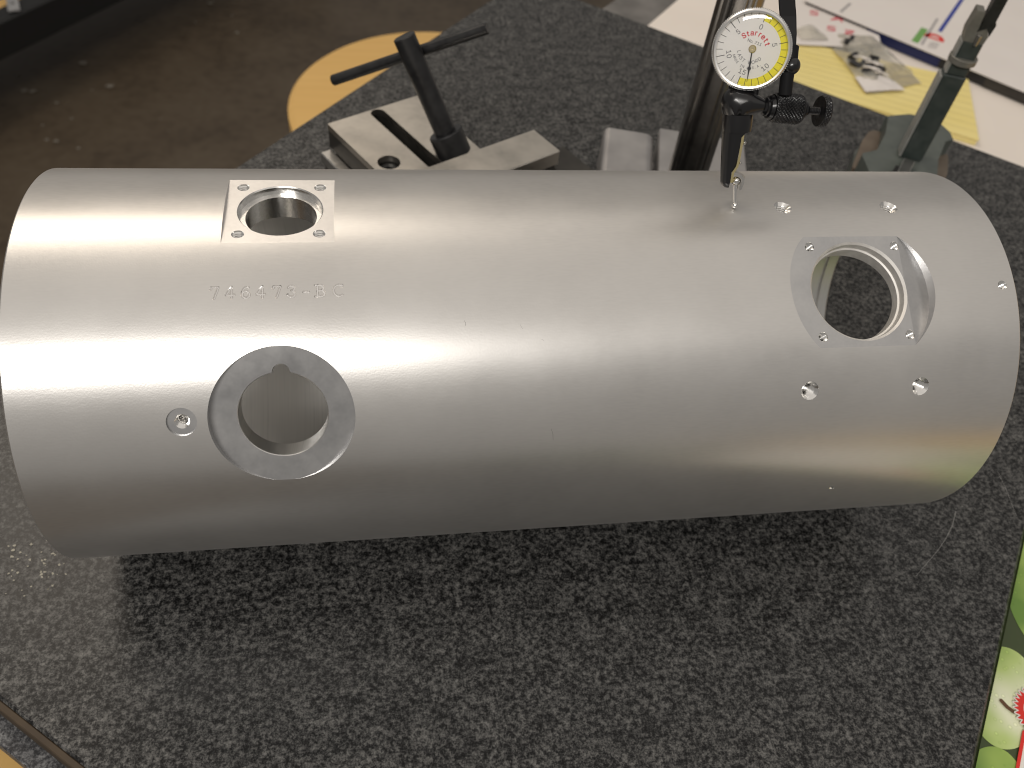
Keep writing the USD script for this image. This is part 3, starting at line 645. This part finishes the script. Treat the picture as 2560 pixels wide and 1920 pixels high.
part(gg, 'upper_spindle_side', cbox((.0014, .0084, .0215), .0003, TG, (-.0062, 0, .0922 + .0110)), 'bar_side')
cgr = TG[:3, :3] @ V(.0004, 0, 0) + TG[:3, 3]
part(gg, 'knurled_ring', lathe(mmk([(0, 0), (8.2, 0), (8.6, .3), (8.6, 3.6), (8.2, 3.9), (0, 3.9)]), V(cgr[0], cgr[1], .0998), (0, 0, 1), 64), 'worn_clamp', 35)
part(gg, 'clamp_block', prism(Polygon([(-.0062, .1142), (.0060, .1142), (.0066, .1195), (.0030, .1245), (-.0008, .1215), (-.0020, .1330), (-.0066, .1330), (-.0074, .1200)]), .009, TG @ trimesh.transformations.rotation_matrix(math.pi / 2, (1, 0, 0)) @ trimesh.transformations.translation_matrix((0, 0, -.0045))), 'worn_clamp')
part(gg, 'scriber_blade', prism(Polygon([(-.0012, .1212), (.0032, .1242), (.0068, .1196), (.0074, .1270), (.0062, .1290), (.0060, .175), (-.0016, .175), (-.0006, .1270)]), .0065, TG @ trimesh.transformations.rotation_matrix(math.pi / 2, (1, 0, 0)) @ trimesh.transformations.translation_matrix((0, 0, -.0015))), 'black_oxide')
pc = TG[:3, :3] @ V(.0012, -.0062, .1180) + TG[:3, 3]
part(gg, 'clamp_pin', rod(pc - V(0, 0, .0045), pc + V(0, 0, .002), .0011, .0014, 20), 'bare_steel', 35)
part(gg, 'scriber_end', cbox((.0072, .0240, .0036), .0004, frame_xyz(V(.2925, .1918, .0330), nz(V(.0055, -.0044, 0)), nz(V(.0044, .0055, 0)) * -1 @ np.eye(3), V(0, 0, -1)), (0, 0, 0)), 'bare_steel')
part(gg, 'scriber_slot', cbox((.0050, .0130, .0040), .0004, frame_xyz(V(.2860, .1900, .0318), nz(V(.0055, -.0044, 0)), nz(V(-.0044, -.0055, 0)), V(0, 0, -1)), (0, 0, 0)), 'recess_shade_black')

# ---------------------------------------------------------------- papers on the bench
def sheet(pts, z, t, curl=0., seed=0, n=26):
    """a paper sheet from its four corners, slightly wavy"""
    a, b, c, d = [np.asarray(p, float) for p in pts]; s = np.linspace(0, 1, n)
    S, Tt = np.meshgrid(s, s, indexing='ij')
    P = (1 - S)[..., None] * ((1 - Tt)[..., None] * a + Tt[..., None] * d) + S[..., None] * ((1 - Tt)[..., None] * b + Tt[..., None] * c)
    h = z + curl * (meshkit.noise(np.stack([P[..., 0] * 9, P[..., 1] * 9, 0 * P[..., 0]], -1), seed))
    top_ = np.concatenate([P, h[..., None]], -1).reshape(-1, 3); bot = top_ - V(0, 0, t)
    F = []
    for i in range(n - 1):
        for j in range(n - 1):
            q = i * n + j; F += [(q, q + n, q + n + 1), (q, q + n + 1, q + 1)]
    F = np.array(F)
    edge = [i * n for i in range(n)] + [(n - 1) * n + j for j in range(1, n)] + [i * n + n - 1 for i in range(n - 2, -1, -1)] + [j for j in range(n - 2, 0, -1)]
    W = []
    for p, q in zip(edge, edge[1:] + edge[:1]): W += [(p, p + n * n, q + n * n), (p, q + n * n, q)]
    m = trimesh.Trimesh(np.vstack([top_, bot]), np.vstack([F, F[:, ::-1] + n * n, np.array(W)]), process=False); m.fix_normals(); return m
PX = nz(V(.1, .077, 0))                                          # direction up the page in the picture
single('grey_mat', sheet([(.14, .583), (.735, 1.258), (.835, 1.18), (.23, .504)], BT + .0022, .0015, 0, 1), 'mat_grey', label='dark grey mottled mat on the bench between wood edge and white sheet', cat='mat')
single('white_paper_sheet', sheet([(.213, .576), (.50, .26), (1.2, .80), (.82, 1.32)], BT + .0048, .0006, .0006, 2), 'cream_paper', label='large cream white paper sheet covering the bench under the other papers', cat='paper', smooth=30)
yp = thing('yellow_notepad', 'yellow lined notepad lying under the plastic bag beyond the plate edge', 'notepad', (.45, .5, BT + .0055))
ypo = [(.335, .505), (.5205, .395), (.5675, .5065), (.395, .578)]
part(yp, 'page', sheet(ypo, BT + .0118, .0008, .0004, 3), 'yellow_paper', 30)
part(yp, 'pad_block', sheet([(.336, .5045), (.5198, .396), (.5668, .506), (.3955, .577)], BT + .0105, .0050, 0, 3), 'yellow_paper')
lines = []
for k in range(1, 9):
    t = k / 9.; p = np.array(ypo[0]) * (1 - t) + np.array(ypo[3]) * t; q = np.array(ypo[1]) * (1 - t) + np.array(ypo[2]) * t
    lines.append(prism(LineString([p, q]).buffer(.00014), .0001, z0=BT + .01235))
part(yp, 'ruled_lines', lines, 'pad_line')
tg = thing('white_note_slip', 'white slip of paper with red handwritten letters beside the dial indicator', 'note', (.45, .60, BT + .012))
tgo = [(.385, .565), (.4914, .5616), (.5131, .6293), (.43, .672)]
part(tg, 'slip', sheet(tgo, BT + .0142, .0006, .0003, 5), 'white_paper', 30)
def pen(strokes, o, ux, uy, s, w, z, name, parent, mname):
    g = unary_union([LineString([(o[0] + s * (a * ux[0] + b * uy[0]), o[1] + s * (a * ux[1] + b * uy[1])) for a, b in st_]).buffer(w) for st_ in strokes])
    return part(parent, name, prism(g, .0001, z0=z), mname)
UX, UY = nz(V(.95, -.32, 0)), nz(V(.55, .83, 0))
SS = [*arc(.5, .75, .4, .25, 40, 270, 10), *arc(.5, .25, .4, .25, 90, -140, 10)]
pen([SS], (.4330, .6330), UX, UY, .011, .0010, BT + .0147, 'red_letter', tg, 'pen_red')
pen([[(0, 0), (.5, 1), (1, 0)], [(.15, .4), (.9, .45)], [(.2, .15), (1.0, .75)]], (.4560, .6210), UX, UY, .012, .0010, BT + .0147, 'red_letter', tg, 'pen_red')
pen([SS], (.4400, .5985), UX, UY, .011, .0010, BT + .0147, 'red_letter', tg, 'pen_red')
pen([[(0, 1), (.9, 1), (0.1, .1), (1, 0)], [(.2, .5), (.8, .55)]], (.4590, .5910), UX, UY, .010, .0010, BT + .0147, 'red_letter', tg, 'pen_red')

bkx, bky = nz(V(.1555, -.1642, 0)), nz(V(.1642, .1555, 0))      # along the catalogue's near edge; away from the viewer
BKO = V(.456, .6361, 0)
ct = thing('white_catalogue', 'thick white printed catalogue with blue edge and page side coloured dark for shade on the bench at upper right', 'catalogue', (BKO[0], BKO[1], BT + .006))
TC = frame_xyz(V(BKO[0], BKO[1], BT + .0056), bkx, bky, V(0, 0, 1))
part(ct, 'cover', cbox((.36, .30, .0010), .0002, TC, (.15, .150, .0125)), 'white_paper')
part(ct, 'pages', cbox((.356, .296, .0112), .0004, TC, (.15, .1505, .0060)), 'shade_and_part_black')  # page thickness coloured black for the shadow along its side
part(ct, 'blue_edge', cbox((.085, .0012, .0098), .0002, TC, (.092, .0017, .0058)), 'spine_blue')
part(ct, 'grey_edge', cbox((.10, .0012, .0098), .0002, TC, (.235, .0017, .0058)), 'dark_and_shaded_steel')
zt = BT + .0056 + .0131
def flat(name, pts, mname, w=None):
    g = LineString(pts).buffer(w, cap_style='flat') if w else Polygon(pts)
    part(ct, name, prism(g, .0001, z0=zt), mname)
flat('blue_line', [(.5744, .5946), (.6492, .6817)], 'print_blue', .0022)
flat('green_bar', [(.5315, .5690), (.5590, .6005)], 'print_green', .0038)
flat('grey_line', [(.5375, .5640), (.5867, .6249)], 'print_grey', .0014)
flat('grey_line', [(.4702, .6321), (.4912, .6539)], 'print_grey', .0016)
for k in range(4):
    o = V(.5452 + .0028 * k, .5628 + .0032 * k, 0); flat('grey_text_line', [(o - bky * .0035 + bkx * .000)[:2], (o + bkx * .009)[:2]], 'print_grey', .0007)
dg = Polygon([(0, 0), (0, 1), (.45, 1), (.85, .8), (.95, .5), (.85, .2), (.45, 0)]); dg = dg.difference(Polygon([(.27, .26), (.27, .74), (.42, .74), (.56, .62), (.60, .5), (.56, .38), (.42, .26)]))
dgm = prism(dg, .0001); ddx = nz(V(-.55, .83, 0)) * 0 + nz(V(.62, .78, 0)); ddy = nz(V(-.78, .62, 0))
dgm.vertices = np.stack([.5664 + .0150 * (dgm.vertices[:, 0] * ddx[0]) + .0215 * dgm.vertices[:, 1] * ddy[0], .5700 + .0150 * dgm.vertices[:, 0] * ddx[1] + .0215 * dgm.vertices[:, 1] * ddy[1], dgm.vertices[:, 2] + zt], 1)
part(ct, 'red_letter', dgm, 'print_red')

# crumpled bag with small parts
bg = thing('clear_plastic_bag', 'crumpled clear plastic bag of small dark parts lying on the yellow notepad', 'plastic bag', (.45, .52, BT + .0125))
def crumple(pts, z0, hgt_, seed, n=34, fold=.006):
    s = np.linspace(0, 1, n); S, Tt = np.meshgrid(s, s, indexing='ij'); a, b, c, d = [np.asarray(p, float) for p in pts]
    P = (1 - S)[..., None] * ((1 - Tt)[..., None] * a + Tt[..., None] * d) + S[..., None] * ((1 - Tt)[..., None] * b + Tt[..., None] * c)
    env = (np.sin(np.pi * np.clip(S, .02, .98)) ** .5) * (np.sin(np.pi * np.clip(Tt, .02, .98)) ** .5)
    q = np.stack([P[..., 0] * 60, P[..., 1] * 60, 0 * S], -1)
    f1 = abs(meshkit.noise(q, seed) - .5) * 2; f2 = abs(meshkit.noise(q * 2.3, seed + 1) - .5) * 2
    h = z0 + env * (hgt_ * (1 - S * .55) + fold * (f1 + .5 * f2 - .7))
    P = P + .006 * (np.stack([meshkit.noise(q * .7, seed + 3), meshkit.noise(q * .7, seed + 4)], -1) - .5)
    Vv = np.concatenate([P, h[..., None]], -1).reshape(-1, 3); F = []
    for i in range(n - 1):
        for j in range(n - 1):
            k = i * n + j; F += [(k, k + n, k + n + 1), (k, k + n + 1, k + 1)]
    return trimesh.Trimesh(Vv, F, process=False)
part(bg, 'film', crumple([(.4335, .560), (.4330, .472), (.508, .492), (.492, .570)], BT + .0128, .014, 11), 'plastic_film', 50)
part(bg, 'film', crumple([(.447, .590), (.450, .545), (.500, .545), (.494, .590)], BT + .0130, .006, 12), 'plastic_film', 50)
part(bg, 'paper_label', crumple([(.4335, .500), (.4360, .4735), (.482, .478), (.470, .506)], BT + .0150, .004, 15, 16, .003), 'white_paper', 40)
for k, (x, y, r, l) in enumerate([(.4440, .5330, .0042, .010), (.4520, .5180, .0045, .012), (.4605, .5080, .0050, .012), (.4480, .5045, .0035, .011), (.4650, .5290, .0038, .009), (.4480, .5620, .0034, .004), (.4590, .5730, .0036, .004), (.4400, .5180, .003, .012)]):
    a = rng.uniform(0, 3.1); p = V(x, y, BT + .0185 + .001 * (k % 3)); d = V(math.cos(a), math.sin(a), .15)
    part(bg, 'small_part', lathe([(r * .45, -l / 2), (r, -l / 2), (r, l / 2), (r * .45, l / 2), (r * .45, -l / 2)], p, d, 20), 'black_oxide' if k % 3 else 'shade_and_part_black', 35)
for k in range(7):
    x, y = .4385 + .0045 * (k % 4) + .002 * (k // 4), .524 - .005 * k + .004 * (k % 2)
    part(bg, 'white_strip', tube_path([(x, y, BT + .0245), (x + .004, y - .005, BT + .027), (x + .010, y - .008, BT + .0255)], .0009), 'white_paper', True)
tw = thing('torn_plastic_scrap', 'small crumpled clear plastic scrap on the white slip beside the indicator', 'plastic scrap', (.42, .59, BT + .015))
part(tw, 'film', crumple([(.400, .592), (.405, .570), (.433, .575), (.430, .604)], BT + .0152, .008, 21, 22), 'plastic_film', 50)

# ---------------------------------------------------------------- printed carton at the right edge
AZ = -.010
bxp = thing('apple_carton', 'printed carton with green apples and red burst label beside the plate at lower right', 'carton', (.26, -.16, BT))
c0 = E_ * (e1 + .0045) ; 
TA = frame_xyz(V(0, 0, 0), E_, N_, V(0, 0, 1))
part(bxp, 'box', cbox((.16, .50, .0785), .001, TA, (e1 + .0035 + .08, -.05, AZ - .03930)), 'leaf_print')
def AP(x, y, z=0): return TA[:3, :3] @ V(e1 + .0035 + x, y, 0) + V(0, 0, AZ + z)
face = sbox(.0008, -.299, .159, .199)
def onbox(poly, lev, name, mname):
    poly = poly.intersection(face)
    if poly.is_empty: return
    T = TA.copy(); T[:3, 3] = AP(0, 0, .0001 + lev * .00012); part(bxp, name, prism(poly, .0001, T), mname)
def pic(px, py): # plate-frame coordinates from a world point on the box top
    q = V(px, py, 0); return np.array([q @ E_ - e1 - .0035, q @ N_])
onbox(face, 0, 'printed_background', 'leaf_print')
for k, (x, y, rx, ry, mn) in enumerate([(.030, .175, .034, .036, 'apple_print'), (.0265, .094, .0310, .0420, 'apple_print_deep'), (.0060, .0225, .0155, .0255, 'apple_print'), (.0100, -.0300, .0150, .0275, 'apple_print_deep'),
        (.050, .030, .030, .028, 'apple_print'), (.085, .10, .036, .036, 'apple_print_deep'), (.125, .04, .034, .034, 'apple_print'), (.110, .165, .03, .03, 'apple_print'), (.008, -.085, .02, .024, 'apple_print')]):
    onbox(affinity.scale(Point(x, y).buffer(1, resolution=24), rx, ry), 1 + k * .6, 'apple_picture', mn)
onbox(LineString([(.0052, .0190), (.0078, .0176), (.0108, .0170)]).buffer(.0009), 8, 'apple_stem_picture', 'stem_print')
bc = (.0220, .0225); ang2 = np.linspace(0, 2 * np.pi, 64, endpoint=False)
star = Polygon([(bc[0] + (.0122 if i % 2 else .0100) * math.cos(t), bc[1] + (.0122 if i % 2 else .0100) * math.sin(t)) for i, t in enumerate(ang2)])
panel = sbox(.0168, -.12, .159, .010)
onbox(panel.buffer(.0012), 9, 'red_border', 'print_red'); onbox(panel.buffer(-.0002), 10, 'white_panel', 'carton_white')
onbox(star.buffer(.0005), 11, 'burst_edge', 'carton_white'); onbox(star, 12, 'red_burst', 'print_red'); onbox(Point(*bc).buffer(.0080).difference(Point(*bc).buffer(.0075)), 13, 'burst_ring', 'carton_white')

# ---------------------------------------------------------------- stray fibre on the plate
fb = [(.2245, -.0498), (.2184, -.0577), (.2119, -.0641), (.2045, -.0702), (.1867, -.0828)]
single('white_fibre', tube_path([(x, y, .0003) for x, y in fb], [.0001, .0001, .00009, .00007, .00004], 6), 'hair_grey', label='thin curved white hair lying on the granite below the right end of the tube', cat='hair', smooth=True)
single('white_fibre', tube_path([(x, y, .0003) for x, y in [(.2604, -.0278), (.2591, -.0391), (.2561, -.0546)]], [.00004, .00007, .00004], 6), 'hair_grey', label='short faint white hair on the granite close to the carton, right of the tube end', cat='hair', smooth=True)

# dried residue flecks on the granite by the tube's left end
fk = []
for k in range(46):
    cx, cy = [(-.214, -.042), (-.208, -.052), (-.204, -.040), (-.200, -.050)][k % 4]
    x, y = rng.normal(cx, .006), rng.normal(cy, .006); r = rng.uniform(.0003, .0009)
    q = V(x, y, 0)
    if not (e0 + .002 < q @ E_ and n0 + .003 < q @ N_): continue
    a = np.linspace(0, 2 * np.pi, 8, endpoint=False); rr = r * rng.uniform(.3, 1.1, 8)
    fk.append(prism(Polygon(np.stack([x + rr * np.cos(a), y + rr * np.sin(a)], 1)).buffer(0), .00015, z0=.0001))
single('residue_flecks', fk, 'residue', label='pale dried residue flecks on the granite beside the left end of the tube', cat='residue', kind='stuff')

# small scratches and nicks in the tube's wall
for pts, mn in [([(-.0330, 33.9), (-.0326, 34.6), (-.0327, 35.4)], 'scratch_dark'), ([(-.0138, 35.4), (-.0130, 36.6)], 'scratch_dark'), ([(-.0066, 39.4), (-.0058, 39.7)], 'scratch_dark'),
                ([(-.0030, 63.6), (-.0022, 65.2), (-.0020, 67.2)], 'scratch_dark'), ]:
    q = [radial(x, th, RO)[:3, 3] for x, th in pts]
    w = .00007 if mn == 'scratch_faint' else .00008
    part(tube, 'scratch', tube_path(q, [w * .5] + [w] * (len(q) - 2) + [w * .5], 5), mn, True)
